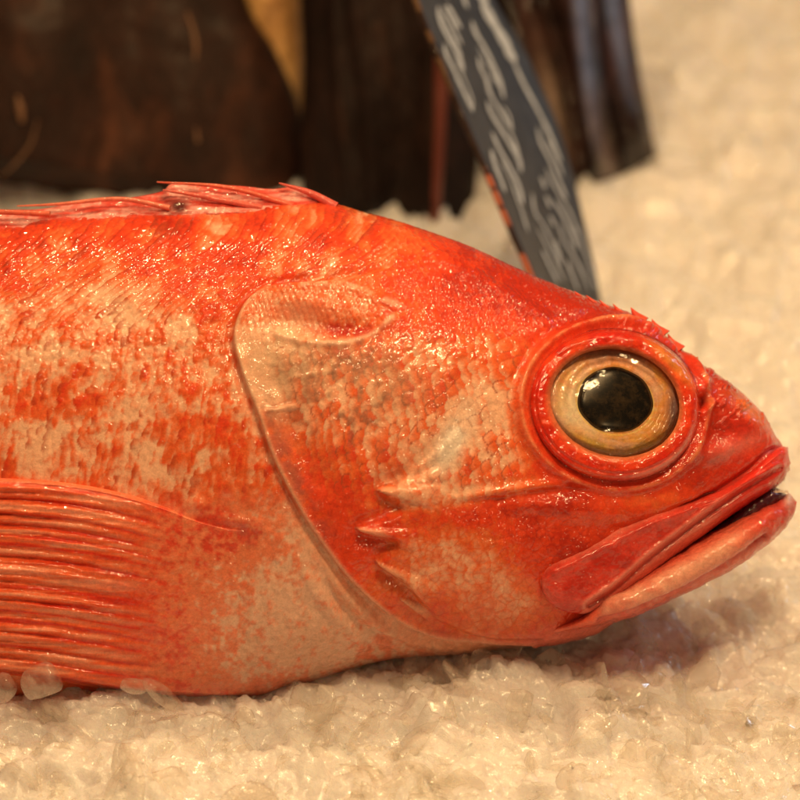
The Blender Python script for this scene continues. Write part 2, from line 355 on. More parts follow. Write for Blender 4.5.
def girdle_col(x, y, f2, f3, f4):
    w = .50 * (1 - sm(x + (f2 - .5) * 70, 150, 275)) + .55 * blob(x, y, 238, 536, 36, 26, 10) + .3 * (1 - sm(y, 500, 540)) * .4 + .35 * (f2 - .5) + .5 * (f3 - .5) + .5 * (f4 - .5) + .18 * sm(x + (y - 600) * .2, 345, 380)
    w = w + .35 * blob(x, y, 245, 700, 60, 18)
    c = mixc(np.zeros(x.shape + (3,)) + T(236, 168, 116), T(236, 118, 66), sm(w, -.04, .30)); c = mixc(c, T(224, 66, 34), sm(w, .35, .68))
    c = mixc(c, T(176, 96, 66), .55 * blob(x, y, 236, 535, 26, 14, 8) * sm(f3, .3, .7))
    return c

def loft(TOPc, BOTc, WIDc, x0, x1, nx, nf, nb, endpow=1.6, feat=None):
    u = np.linspace(0, 1, nx); xs = x0 + (x1 - x0) * (1 - (1 - u) ** endpow)
    ph = np.r_[np.linspace(0, math.pi, nf, endpoint=False), np.linspace(math.pi, 2 * math.pi, nb, endpoint=False)]
    X = np.repeat(xs[:, None], len(ph), 1); t = prof(TOPc, xs)[:, None]; b = prof(BOTc, xs)[:, None]; w = prof(WIDc, xs)[:, None]
    cs, sn = np.cos(ph)[None], np.sin(ph)[None]
    Y = (t + b) / 2 - (b - t) / 2 * np.sign(cs) * np.abs(cs) ** (2 / SEP); Z = w * np.sign(sn) * np.abs(sn) ** (2 / SEM)
    P = L3(X, Y, 0); P[..., 2] = Z / 100
    N = gnormal(P, True); N[0] = N[1]; N[-1] = N[-2]
    ctr = np.stack([X * 0 + P[..., 0], (400 - (t + b) / 2) / 100 + 0 * X, 0 * X], -1)
    sgn = np.sign(((P - ctr) * N).sum(-1).mean()); N *= sgn
    if feat:
        k = D / (D - P[..., 2]); qx = 400 + P[..., 0] * 100 * k; qy = 400 - P[..., 1] * 100 * k
        h, c = feat(qx, qy)
        tp = np.minimum(1, (np.abs(b - t) + 0 * X) / 40)
        P = P + N * (h * tp * mix(.35, 1, sm(np.abs(Z) / (np.abs(w) + 1), 0, .5)) / 100)[..., None]
    else: c = None
    return P, c, gridF(nx, len(ph), True, sgn < 0)

ROOT = W3([0, -3.0, 0])
fish = empty('red_fish', ROOT, 'whole bright orange red fish with big golden eye lying on crushed ice', 'fish')
FB = (0, -3.0, 0)
# --- body: dense where the photo looks, coarser towards the tail
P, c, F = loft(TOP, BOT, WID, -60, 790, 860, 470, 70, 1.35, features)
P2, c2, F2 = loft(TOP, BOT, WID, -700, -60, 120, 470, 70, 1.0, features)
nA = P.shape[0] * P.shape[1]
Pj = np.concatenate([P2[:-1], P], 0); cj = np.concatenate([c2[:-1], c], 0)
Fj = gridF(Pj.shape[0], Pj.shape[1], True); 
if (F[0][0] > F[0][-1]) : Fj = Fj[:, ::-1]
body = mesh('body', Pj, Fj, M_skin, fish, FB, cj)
# caudal fin, far outside the frame but part of the animal
def slab(name, A, B, ns, nt_, depth, mat, colf, parent=fish, relief=None, base=FB, thick=4, grow=None):
    """solid leaf between curve A (upper) and curve B (lower), in picture millimetres; depth(q, s, t) gives where it lies"""
    t = np.linspace(0, 1, nt_); s = np.linspace(0, 1, ns); a = along(A, t); b = along(B, t)
    Qx = a[:, None, 0] * (1 - s) + b[:, None, 0] * s; Qy = a[:, None, 1] * (1 - s) + b[:, None, 1] * s
    S = np.repeat(s[None], nt_, 0); Tt = np.repeat(t[:, None], ns, 1)
    d = depth(Qx, Qy, S, Tt); Pf = Q3(Qx, Qy, d); Pb = Q3(Qx, Qy, d - thick)
    col = colf(Qx, Qy, S, Tt)
    P = np.concatenate([Pf, Pb[:, ::-1]], 1); cc = np.concatenate([col, col[:, ::-1]], 1)
    F = gridF(nt_, 2 * ns, True); caps = []
    for r in (0, nt_ - 1):
        for k in range(ns - 1):
            q = [r * 2 * ns + k, r * 2 * ns + k + 1, r * 2 * ns + 2 * ns - 2 - k, r * 2 * ns + 2 * ns - 1 - k]; caps.append(q if r == 0 else q[::-1])
    F = np.vstack([F, np.array(caps)])
    return mesh(name, P, F, mat, parent, base, cc)
def rays(s, n, seed=0, w=1.): 
    x = s * n + 1.5 * (vn(s * 5, s * 0, seed) - .5) * 2
    return np.abs((x % 1) - .5) * 2, np.floor(x)
slab('tail_fin', [(-660, 360), (-760, 320), (-900, 250)], [(-660, 500), (-760, 560), (-900, 640)], 120, 60,
     lambda x, y, s, t: 8 + 3 * rays(s, 16)[0], M_fin, lambda x, y, s, t: mixc(np.zeros(x.shape + (3,)) + T(226, 70, 34), T(238, 140, 90), rays(s, 16)[0]))

# --- pectoral fin
def fin_depth(x, y, s, t):
    d = body_q(x, y, 1.09); d = mix(body_q(x, y, 1.0), d, sm(t, .05, .32))
    rv, _ = rays(s + .02 * np.sin(3 * t) + .012 * (fbm(x / 90, y / 14, 66) - .5), 14, 5)
    a = sm(t, .22, .60)
    up = 12 * sm(t, .08, .4) - 12 * (1 - sm(t, 0, .14))
    rd = (1 - rv ** 1.6)
    d = d + up + a * (3.3 * rd * (.5 + vn(s * 17, s * 0, 67)) + 1.5 * np.sin(s * 40 + 3 * fbm(x / 60, y / 30, 61))) + 10 * a * sm(s, .25, .6) * (1 - sm(s, .8, 1.)) * sm(t, .4, .9)
    d += 1.3 * a * np.sin(s * 150 + 2 * fbm(x / 80, y / 20, 69))
    d += (fbm(x / 40, y / 9, 62) - .5) * 5 * (.15 + a) + (fbm(x / 9, y / 7, 63) - .5) * 1.0
    d -= 12 * (1 - sm(s, 0, .02)) + 22 * sm(s, .975, 1.) + 24 * (1 - sm(t, 0, .06))
    return d
def fin_col(x, y, s, t):
    f2 = fbm(x / 26, y / 26, 2, 4); f3 = fbm(x / 9, y / 9, 3, 3); f4 = fbm(x / 4.2, y / 4.2, 5, 3)
    base = girdle_col(x, y, f2, f3, f4)
    rv, _ = rays(s + .02 * np.sin(3 * t) + .012 * (fbm(x / 90, y / 14, 66) - .5), 14, 5); rd = 1 - rv ** 1.6
    st = fbm(x / 90, y / 6, 64, 3)
    c = mixc(np.zeros(x.shape + (3,)) + T(222, 50, 20), T(244, 98, 44), sm(rd + (st - .5) * 1.4, .0, .8)); c = mixc(c, T(250, 140, 88), .85 * sm(rd + (st - .5) * 1.9, .72, 1.25) * sm(-x + 0 * y, -220, -100))  # palest tone paints narrow highlights along the rays
    c = mixc(c, T(240, 128, 74), .7 * gs(s - .012, .014) * sm(t, .2, .4))
    c = mixc(c, T(216, 44, 20), .5 * blob(x, y, 150, 600, 60, 50) * sm(f2, .3, .6))
    m = sm(t + (f2 - .5) * .10, .20, .40)
    return np.clip(mixc(base, c, m) * FT, .004, .93)
finA = [(292, 516), (262, 524), (236, 527), (200, 519), (160, 504), (110, 490), (60, 482), (0, 478), (-80, 478), (-190, 500)]
finB = [(300, 688), (270, 696), (236, 698), (200, 697), (150, 694), (100, 688), (50, 680), (0, 674), (-80, 668), (-190, 640)]
slab('pectoral_fin', finA, finB, 330, 380, fin_depth, M_fin, fin_col, thick=10)

# --- dorsal fin folded along the back
def dors_col(x, y, s, t):
    f2 = fbm(x / 30, y / 6, 71, 4); f3 = fbm(x / 7, y / 3, 72)
    c = mixc(np.zeros(x.shape + (3,)) + T(206, 64, 40), T(232, 140, 104), sm(f2 + .3 * f3, .5, .85)); c = mixc(c, T(222, 48, 24), sm(f3, .5, .7) * .6)
    c = mixc(c, T(84, 26, 16), np.clip(blob(x, y, 179, 206, 9, 6) * 1.3 + .6 * blob(x, y, 166, 199, 7, 4), 0, 1))
    return np.clip(c, .004, .93)
def dors_d(x, y, s, t): return 30 * s + 6 + (fbm(x / 20, y / 5, 73) - .5) * 10 + 5 * blob(x, y, 179, 206, 9, 6)
slab('dorsal_fin', [(338, 208), (322, 198), (302, 188), (290, 187), (270, 189), (240, 186), (200, 184), (172, 184), (160, 192), (120, 199), (80, 202), (40, 209), (0, 210), (-100, 215), (-300, 240)],
     [(338, 214), (322, 212), (302, 210), (292, 211), (270, 212), (240, 213), (200, 215), (172, 217), (160, 218), (120, 220), (80, 223), (40, 226), (0, 232), (-100, 245), (-300, 275)], 26, 420, dors_d, M_fin, dors_col, thick=14)
def tube(name, pts, rad, mat, parent, col=None, n=14, k=10, base=FB, frame=Q3):
    """tapered round spine through points (x, y, depth)"""
    t = np.linspace(0, 1, n * 3); p = along(pts, t); r = np.interp(t, np.linspace(0, 1, len(rad)), rad) / 100
    Pc = frame(p[:, 0], p[:, 1], p[:, 2]); tg = np.gradient(Pc, axis=0); tg /= np.linalg.norm(tg, axis=1, keepdims=True)
    up = np.array([0, 0, 1.]); a = np.cross(tg, up); a /= np.linalg.norm(a, axis=1, keepdims=True) + 1e-9; b = np.cross(a, tg)
    th = np.linspace(0, 2 * math.pi, k, endpoint=False)
    V = Pc[:, None] + r[:, None, None] * (a[:, None] * np.cos(th)[None, :, None] + b[:, None] * np.sin(th)[None, :, None])
    cc = None
    if col is not None:
        jj = fbm(p[:, 0] / 6, p[:, 1] / 6, 81)[:, None, None]; cc = (np.zeros(V.shape) + np.asarray(col)) * (.8 + .4 * jj)
    return mesh(name, V, gridF(len(t), k, True), mat, parent, base, cc)
for pts, rad, cl in [([(336, 207, 22), (310, 193, 20), (279, 183, 18)], [5, 3.4, .7], T(214, 80, 56)),
                     ([(300, 208, 26), (230, 188, 22), (157, 182, 18)], [3, 2.4, .7], T(222, 84, 50)),
                     ([(262, 208, 30), (200, 196, 26), (163, 190, 22)], [3, 3, .8], T(216, 84, 56)),
                     ([(170, 208, 34), (120, 199, 26), (60, 204, 26), (17, 206, 24)], [2.8, 2.4, 1.9, .6], T(228, 104, 66)),
                                          ([(50, 214, 36), (0, 212, 30), (-80, 210, 26)], [3, 2.6, 1], T(226, 92, 56))]:
    tube('fin_spine', pts, rad, M_fin, fish, cl)
# --- small spines on the crown and brow
def crown_d(x): return 12.
for (x, y, dx, dy, r) in [(578, 292, -9, -5, 3.2), (590, 296, -10, -5, 3), (603, 301, -9, -6, 3), (616, 305, -8, -6, 3), (634, 310, -8, -10, 5), (655, 323, -8, -14, 5), (671, 338, -8, -15, 4.6), (719, 377, -5, -9, 3.6), (566, 292, -9, -3, 2.6), (641, 321, -10, -6, 3)]:
    tube('head_spine', [(x + 8, y + 13, 20), (x + 1, y + 4, 19), (x + dx * .4, y + dy * .35 + 1, 18)], [r * 1.7, r * .8, .3], M_fin, fish, T(226, 66, 36))

# --- upper jaw bone (maxilla)
def bd(x, y): return body_q(x, y, 1.06)
def max_depth(x, y, s, t):
    e = np.sin(math.pi * np.clip(s, 0, 1)) ** .55 * np.clip(np.minimum(t / .10, 1), 0, 1) ** .5
    l, _ = sd(x, y, [(590, 606), (620, 586), (650, 560), (700, 522), (745, 491), (780, 470)])
    e = np.minimum(e * 1.25, 1 - .12 * (1 - e)); d = bd(x, y) * .55 + .45 * jaw_w(x, y) - 8 + 15 * e - 4.5 * gs(l - 1, 3) + 3 * gs(l - 6, 3)
    l2, _ = sd(x, y, [(556, 572), (600, 548), (650, 524), (690, 510)]); d += 3.0 * gs(l2, 5) - 3 * gs(l2 - 14, 8)
    return d + (fbm(x / 14, y / 10, 91) - .5) * 3
def jaw_w(x, y): return prof(WID, x) * .93
def max_col(x, y, s, t):
    f2 = fbm(x / 24, y / 12, 92); f3 = fbm(x / 6, y / 6, 93)
    l, _ = sd(x, y, [(590, 606), (620, 586), (650, 560), (700, 522), (745, 491), (780, 470)])
    c = mixc(np.zeros(x.shape + (3,)) + T(222, 62, 38), T(202, 44, 24), sm(f2, .35, .65)); c = mixc(c, T(232, 116, 80), .75 * gs(s - .05, .09) * (1 - sm(x, 640, 720)))
    c = mixc(c, T(236, 128, 90), .7 * (1 - sm(t, 0, .10)) * sm(f3, .1, .8)); c = mixc(c, T(242, 136, 96), .8 * gs(l + 7, 8) * (1 - sm(x, 690, 750))); c = mixc(c, T(244, 150, 110), .6 * gs(l - 5, 3) * (1 - sm(x, 690, 750)))
    c = mixc(c, T(226, 48, 28), sm(x, 700, 760) * .8); c = mixc(c, T(170, 30, 18), gs(l, 2.4) * .6)
    return np.clip(c * FT, .004, .93)
slab('upper_jaw', [(541, 582), (543, 569), (558, 556), (600, 536), (640, 516), (672, 505), (700, 497), (726, 487), (750, 471), (768, 455), (780, 447), (788, 447)],
     [(541, 584), (545, 597), (558, 609), (582, 614), (604, 607), (626, 592), (650, 574), (676, 555), (700, 538), (726, 519), (750, 503), (774, 487), (790, 470)], 90, 300, max_depth, M_lip, max_col, thick=30)
# --- lower jaw
LT = [(520, 630), (550, 620), (580, 608), (610, 586), (650, 561), (690, 537), (720, 522), (745, 511), (765, 504), (780, 497), (789, 493), (796, 501)]
LB = [(520, 636), (550, 634), (580, 628), (620, 620), (660, 605), (700, 586), (730, 570), (756, 553), (775, 538), (788, 524), (794, 514), (796, 503)]
LW = [(520, 40), (560, 74), (590, 92), (620, 100), (680, 88), (730, 68), (765, 46), (785, 28), (796, 8)]
def jawf(x, y):
    f2 = fbm(x / 26, y / 10, 101); f3 = fbm(x / 6, y / 6, 102)
    l, lt = sd(x, y, [(600, 620), (640, 607), (690, 585), (730, 562), (765, 536)])
    h = -4 * gs(l, 3) + 3 * gs(l - 8, 6) + (f3 - .5) * 1.5 + (f2 - .5) * 4
    m, mt = sd(x, y, [(610, 604), (650, 588), (690, 566), (730, 543), (770, 514)]); h += 5 * gs(m, 8)
    c = mixc(np.zeros(x.shape + (3,)) + T(232, 96, 58), T(242, 158, 108), gs(m + 2, 9) * (1 - sm(x, 715, 760)) * (.7 + .4 * f3))
    c = mixc(c, T(206, 52, 36), sm(x, 725, 790) * .85); c = mixc(c, T(190, 46, 28), gs(l, 3) * .7); c = mixc(c, T(226, 92, 62), sm(-l, -6, -12) * 0)
    c = mixc(c, T(214, 60, 34), sm(f2, .5, .75) * .4); c = mixc(c, T(236, 200, 180), blob(x, y, 789, 497, 5, 9, 0) * .7)
    return h, np.clip(c * FT, .004, .93)
P, c, F = loft(LT, LB, LW, 520, 796, 300, 150, 40, 1.5, jawf); mesh('lower_jaw', P, F, M_lip, fish, FB, c)
# dark inside of the mouth with its band of fine teeth
MT = [(600, 596), (650, 566), (700, 530), (730, 508), (752, 492), (768, 486), (778, 488), (786, 494)]
MB_ = [(600, 606), (650, 586), (700, 556), (730, 538), (752, 523), (768, 512), (778, 504), (786, 499)]
MW = [(600, 50), (650, 48), (700, 44), (730, 38), (752, 36), (768, 28), (778, 20), (786, 6)]
def mouthf(x, y):
    return (fbm(x / 8, y / 8, 111) - .5) * 5, np.zeros(x.shape + (3,)) + T(70, 18, 20) * (.6 + .9 * fbm(x / 10, y / 5, 112))[..., None]
P, c, F = loft(MT, MB_, MW, 600, 786, 120, 80, 30, 1.4, mouthf); mesh('mouth_lining', P, F, M_lip, fish, FB, c)
M_tooth = simple('tooth', (.75, .6, .5), .3, .5)
V = []; Fq = []
for k in range(170):
    u = k / 170; x, y = along([(785, 476), (779, 482), (766, 488), (744, 503), (720, 519)], u); d = float(jaw_w(np.array(x), 0)) * .55 + random.uniform(-2, 4)
    if k % 3 == 0: x, y = along([(788, 492), (776, 492), (764, 499), (740, 514)], u); d = float(prof(LW, np.array(x))) * .55
    s = 1 if k % 3 else -1
    b = len(V); r = .9; L = random.uniform(2, 4)
    for a in range(3): V.append(Q3(x + r * math.cos(a * 2.1), y - 1.0 * s, d + r * math.sin(a * 2.1)))
    V.append(Q3(x + random.uniform(-1, 1), y + s * L, d)); Fq += [[b, b + 1, b + 3], [b + 1, b + 2, b + 3], [b + 2, b, b + 3]]
mesh('teeth', np.array(V), np.array(Fq), M_tooth, fish, FB, smooth=False)

# --- eye
ecx, ecy = EYE[0], EYE[1]
e0 = float(body_q(np.array(ecx), np.array(ecy))); gx = float(body_q(np.array(ecx + 30.), np.array(ecy)) - body_q(np.array(ecx - 30.), np.array(ecy))) / 60 * .85
gy = float(body_q(np.array(ecx), np.array(ecy + 30.)) - body_q(np.array(ecx), np.array(ecy - 30.))) / 60 * .85
def eplane(x, y): return e0 + gx * (x - ecx) + gy * (y - ecy)
def disc(name, cx, cy, rx, ry, ang, r0, r1, nr, na, dep, mat, colf, parent):
    th = np.linspace(0, 2 * math.pi, na, endpoint=False)[None]; r = np.linspace(r0, r1, nr)[:, None]; a = math.radians(ang)
    u = rx * r * np.cos(th); v = ry * r * np.sin(th); x = cx + u * math.cos(a) - v * math.sin(a); y = cy + u * math.sin(a) + v * math.cos(a)
    R = r + 0 * th; d = dep(x, y, R, th + 0 * r); return mesh(name, Q3(x, y, d), gridF(nr, na, True, True), mat, parent, FB, colf(x, y, R, th + 0 * r) if colf else None)
def ring_d(x, y, r, th):
    k = (r - .72) / (1.07 - .72)
    return eplane(x, y) - 5 + 14 * np.sin(math.pi * np.clip(k * .86 + .17, 0, 1)) ** .8 - 16 * sm(k, .8, 1) + (fbm(x / 18, y / 18, 121) - .5) * 5 + 1.0 * np.sin(k * 9 + 2 * fbm(th * 2, r * 2, 5)) * gs(k - .5, .3) \
        - 1.6 * gs(k - .62, .06) * sm(np.sin(th - .3), -.2, .6)
def ring_c(x, y, r, th):
    f3 = fbm(x / 7, y / 7, 122); f2 = fbm(x / 20, y / 20, 123); k = (r - .72) / .35
    c = mixc(np.zeros(x.shape + (3,)) + T(242, 76, 30), T(222, 44, 20), sm(f2 + .3 * k, .45, .9)); c = mixc(c, T(232, 132, 76), (1 - sm(k, .0, .32)) * .8)
    c = mixc(c, T(240, 142, 110), sm(k, .55, .75) * (1 - sm(k, .85, .95)) * blob(x, y, 672, 462, 50, 26, -30) * .9); c = mixc(c, T(236, 150, 60), blob(x, y, 672, 362, 34, 6, 45) * .8); c = mixc(c, T(120, 18, 8), sm(k, .86, 1) * .8)  # pinkish patch at lower right paints the ring's highlight
    return np.clip(c * (.85 + .3 * f3)[..., None] * FT * FT, .004, .93)
def ring_mesh():
    na, nr = 320, 60; th = np.linspace(0, 2 * math.pi, na, endpoint=False)[None]; k = np.linspace(0, 1, nr)[:, None]
    def ell(cx, cy, rx, ry, a):
        a = math.radians(a); u, v = rx * np.cos(th), ry * np.sin(th); return cx + u * math.cos(a) - v * math.sin(a), cy + u * math.sin(a) + v * math.cos(a)
    xi, yi = ell(615, 403, 65, 53, 14); xo, yo = ell(ecx, ecy, EYE[2] * 1.05, EYE[3] * 1.05, EYE[4])
    x = xi + (xo - xi) * k; y = yi + (yo - yi) * k; r = .72 + .35 * k + 0 * th
    return mesh('eye', Q3(x, y, ring_d(x, y, r, th + 0 * r)), gridF(nr, na, True, True), M_ring, fish, FB, ring_c(x, y, r, th + 0 * r))
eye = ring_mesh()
ICX, ICY = 615., 402.
def iris_d(x, y, r, th): return eplane(x, y) - 12 + 8 * r ** 2 + .6 * np.sin(r * 50 + 3 * fbm(x / 10, y / 10, 8))
def iris_c(x, y, r, th):
    f = fbm(np.cos(th) * 2 + 5, np.sin(th) * 2 + r * 5, 131); g = fbm(np.cos(th) * 9 + 20, np.sin(th) * 9 + r * 3, 132); f3 = fbm(x / 5, y / 5, 133)
    gold = T(232, 160, 70); tan = T(214, 168, 120); pale = T(232, 212, 160); grey = T(140, 104, 90)
    c = np.zeros(x.shape + (3,)) + tan
    c = mixc(c, gold, sm(f + .4 * (g - .5), .36, .62) * .9); c = mixc(c, T(170, 108, 54), sm(g, .55, .8) * .5)
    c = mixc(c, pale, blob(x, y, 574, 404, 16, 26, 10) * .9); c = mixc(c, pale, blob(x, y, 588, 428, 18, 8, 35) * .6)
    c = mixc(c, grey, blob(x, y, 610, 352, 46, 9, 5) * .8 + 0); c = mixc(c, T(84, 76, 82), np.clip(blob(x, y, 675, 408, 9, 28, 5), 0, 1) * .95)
    c = mixc(c, T(236, 176, 66), np.clip(blob(x, y, 590, 442, 28, 5, 24) + blob(x, y, 640, 448, 30, 4, -22), 0, 1) * .8)
    c = mixc(c, T(196, 150, 120), sm(r, .84, .96) * .5); c = mixc(c, T(245, 190, 90), gs(r - .575, .012) * .8)
    return np.clip(c * (1.25 + .5 * f3)[..., None] * [.98, .62, .48], .004, .95)
M_iris = skin_mat('iris', .4, 0, 0, .15)
disc('iris', ICX, ICY, 68, 57, 14, .02, 1.05, 90, 240, iris_d, M_iris, iris_c, eye)
m, nt, b = newmat('pupil'); co = objco(nt); b.inputs['Roughness'].default_value = .22; b.inputs['Specular IOR Level'].default_value = .35
r_ = ramp(nt, noise(nt, 9, 5, .7, 0, co).outputs[0], .45, .85, (.004, .003, .002, 1), (.07, .045, .02, 1)); nt.links.new(r_.outputs[0], b.inputs['Base Color']); M_pupil = m
def pup_d(x, y, r, th): return eplane(x, y) - 8 + 7 * np.sqrt(np.maximum(1 - r ** 2, 0)) - 2 * sm(r, .9, 1)
def pupil_shape():
    na, nr = 160, 26; th = np.linspace(0, 2 * math.pi, na, endpoint=False)[None]; r = np.linspace(.01, 1, nr)[:, None]
    wob = 1 + .016 * np.cos(3 * th - 1.2) + .03 * np.cos(2 * th - .9) + .012 * np.sin(7 * th)
    x = 615 + 37 * r * wob * np.cos(th); y = 400 + 33.5 * r * wob * np.sin(th); return mesh('pupil', Q3(x, y, pup_d(x, y, r + 0 * th, th)), gridF(nr, na, True, True), M_pupil, eye, FB)
pupil_shape()
m, nt, b = newmat('cornea'); nt.nodes.remove(b); out = nt.nodes['Material Output']
tr = nt.nodes.new('ShaderNodeBsdfTransparent'); tr.inputs[0].default_value = (.97, .95, .92, 1); gl = nt.nodes.new('ShaderNodeBsdfGlossy'); gl.inputs['Roughness'].default_value = .05
fr = nt.nodes.new('ShaderNodeFresnel'); fr.inputs[0].default_value = 1.42; mx = nt.nodes.new('ShaderNodeMixShader')
nb = bump(nt, noise(nt, 5, 4, .6, 0, objco(nt)).outputs[0], .12, .05)
nt.links.new(nb, gl.inputs['Normal']); nt.links.new(nb, fr.inputs['Normal'])
nt.links.new(fr.outputs[0], mx.inputs[0]); nt.links.new(tr.outputs[0], mx.inputs[1]); nt.links.new(gl.outputs[0], mx.inputs[2]); nt.links.new(mx.outputs[0], out.inputs[0]); M_cornea = m
def cor_d(x, y, r, th): return eplane(x, y) - 14 + 34 * np.sqrt(np.maximum(1 - (r / 1.10) ** 2, 0))
disc('cornea', ICX, ICY, 68, 57, 14, .01, 1.03, 40, 120, cor_d, M_cornea, None, eye)
def glance(x, y):
    """direction (leaning frame) from which a lamp would shine back off the eye at x, y"""
    a = math.radians(14)
    def f(x, y):
        u = ((x - ICX) * math.cos(a) + (y - ICY) * math.sin(a)) / 68; v = (-(x - ICX) * math.sin(a) + (y - ICY) * math.cos(a)) / 57
        return float(cor_d(x, y, math.hypot(u, v), 0))
    n = np.array([-(f(x + 1, y) - f(x - 1, y)) / 2, (f(x, y + 1) - f(x, y - 1)) / 2, 1.]); n /= np.linalg.norm(n)
    p = Q3(np.array(float(x)), np.array(float(y)), f(x, y)); v = np.array([0, 0, D]) - p; v /= np.linalg.norm(v); r = 2 * n * (n @ v) - v
    return p, r

# ------------------------------------------------------------------ ice bed
GZ = -2.40
def ground_h(x, y):
    """height of the ice at world x, y"""
    px = 400 + 100 * x
    base = np.interp(px, [-300, 0, 200, 262, 300, 360, 420, 500, 600, 680, 760, 900], [.2, .22, .16, .0, .10, .14, .20, .24, .10, -.10, -.12, -.05])
    near = gs(y + 1.7, 2.0)
    z = GZ + base * near + .35 * (fbm(x / 2.6, y / 2.6, 201, 3) - .5) * np.interp(y, [-6, -2, 3], [.5, .35, 1.2])
    # slope rising gently away
    z = z + .62 * gs(x + 5.6, 1.9) * gs(y - 6.6, .9)
    z = z + .05 * np.maximum(y - 4, 0)
    wx = x + .12 * (fbm(x * 3, y * 3, 202) - .5); wy = y + .12 * (fbm(x * 3, y * 3, 203) - .5)
    for sc, am, sdn in ((.95, .17, 1), (.46, .15, 2), (.24, .10, 3), (.12, .035, 4)):
        b1, b2, ci, cj, dx, dy = cells(wx / sc + 3.3 * sdn, wy / (sc * .85), 10 * sdn)
        tx = hsh(ci, cj, 5 + sdn) - .5; ty = hsh(ci, cj, 6 + sdn) - .5; hh = hsh(ci, cj, 7 + sdn) - .5
        m = sm(b2 - b1, 0, .12)
        z = z + am * (hh * .8 + 1.5 * (tx * dx + ty * dy)) * (.1 + .9 * m)
    return z
def axis(lo, hi, dense_lo, dense_hi, step, g=1.04):
    a = list(np.arange(dense_lo, dense_hi, step)); s = step; v = a[-1]
    while v < hi: s = min(s * g, .16 if v < 14 else 1.0); v += s; a.append(v)
    s = step; v = dense_lo; b = []
    while v > lo: s = min(s * g, .4); v -= s; b.append(v)
    return np.array(b[::-1] + a)
m, nt, b = newmat('crushed_ice'); co = objco(nt)
n1 = noise(nt, 2.2, 5, .6, .4, co); n2 = noise(nt, 14, 5, .65, .3, co); n3 = noise(nt, 60, 3, .6, 0, co)
r_ = ramp(nt, n1.outputs[0], .32, .68, (.86, .83, .85, 1), (.97, .94, .97, 1)); cc = mulcol(nt, r_.outputs[0], n2.outputs[0], .88, 1.08); nt.links.new(cc, b.inputs['Base Color'])
b.inputs['Subsurface Weight'].default_value = .8; b.inputs['Subsurface Radius'].default_value = (1, .85, .7); b.inputs['Subsurface Scale'].default_value = .5
b.inputs['Roughness'].default_value = .5; b.inputs['IOR'].default_value = 1.31; b.inputs['Coat Weight'].default_value = 1; b.inputs['Coat Roughness'].default_value = .09; nt.links.new(bump(nt, n2.outputs[0], .25, .02), b.inputs['Coat Normal'])
nb = bump(nt, n2.outputs[0], .8, .05); nb = bump(nt, n3.outputs[0], .6, .014, nb); nt.links.new(nb, b.inputs['Normal']); M_ice = m
xs = axis(-26, 28, -4.7, 4.7, .03, 1.06); ys = axis(-9, 60, -4.9, 1.5, .024, 1.012)
Y, X = np.meshgrid(ys, xs, indexing='ij'); Z = ground_h(X, Y)
ice = mesh('ice_bed', np.stack([X, Y, Z], -1), gridF(len(ys), len(xs), False, True), M_ice); ice['kind'] = 'structure'

# loose melting chips: thin translucent shards
m, nt, b = newmat('ice_chip'); co = objco(nt); nt.nodes.remove(b)
bn = bump(nt, noise(nt, 7, 3, .6, .3, co).outputs[0], .5, .02)
tr = nt.nodes.new('ShaderNodeBsdfTransparent'); tr.inputs[0].default_value = (.99, .98, .96, 1)
df = nt.nodes.new('ShaderNodeBsdfDiffuse'); df.inputs[0].default_value = (.95, .92, .88, 1); tl = nt.nodes.new('ShaderNodeBsdfTranslucent'); tl.inputs[0].default_value = (.95, .92, .88, 1)
gl = nt.nodes.new('ShaderNodeBsdfGlossy'); gl.inputs['Roughness'].default_value = .09; lw = nt.nodes.new('ShaderNodeLayerWeight'); lw.inputs[0].default_value = .5; ge = nt.nodes.new('ShaderNodeNewGeometry')
for n_ in (df, gl, lw): nt.links.new(bn, n_.inputs['Normal'])
fz = ramp(nt, lw.outputs['Facing'], .35, 1, (.03,) * 3 + (1,), (.35,) * 3 + (1,)); fm = nt.nodes.new('ShaderNodeMath'); fm.operation = 'MULTIPLY'; fi = nt.nodes.new('ShaderNodeMath'); fi.operation = 'SUBTRACT'; fi.inputs[0].default_value = 1
nt.links.new(ge.outputs['Backfacing'], fi.inputs[1]); nt.links.new(fz.outputs[0], fm.inputs[0]); nt.links.new(fi.outputs[0], fm.inputs[1])
def mixs(f, a, c):
    mx = nt.nodes.new('ShaderNodeMixShader'); 
    if isinstance(f, float): mx.inputs[0].default_value = f
    else: nt.links.new(f, mx.inputs[0])
    nt.links.new(a, mx.inputs[1]); nt.links.new(c, mx.inputs[2]); return mx.outputs[0]
w_ = ramp(nt, noise(nt, 3, 3, .6, .5, co).outputs[0], .4, .62, (.05,) * 3 + (1,), (.32,) * 3 + (1,))
nt.links.new(mixs(fm.outputs[0], mixs(w_.outputs[0], tr.outputs[0], mixs(.5, df.outputs[0], tl.outputs[0])), gl.outputs[0]), nt.nodes['Material Output'].inputs[0]); M_chip = m
import bmesh
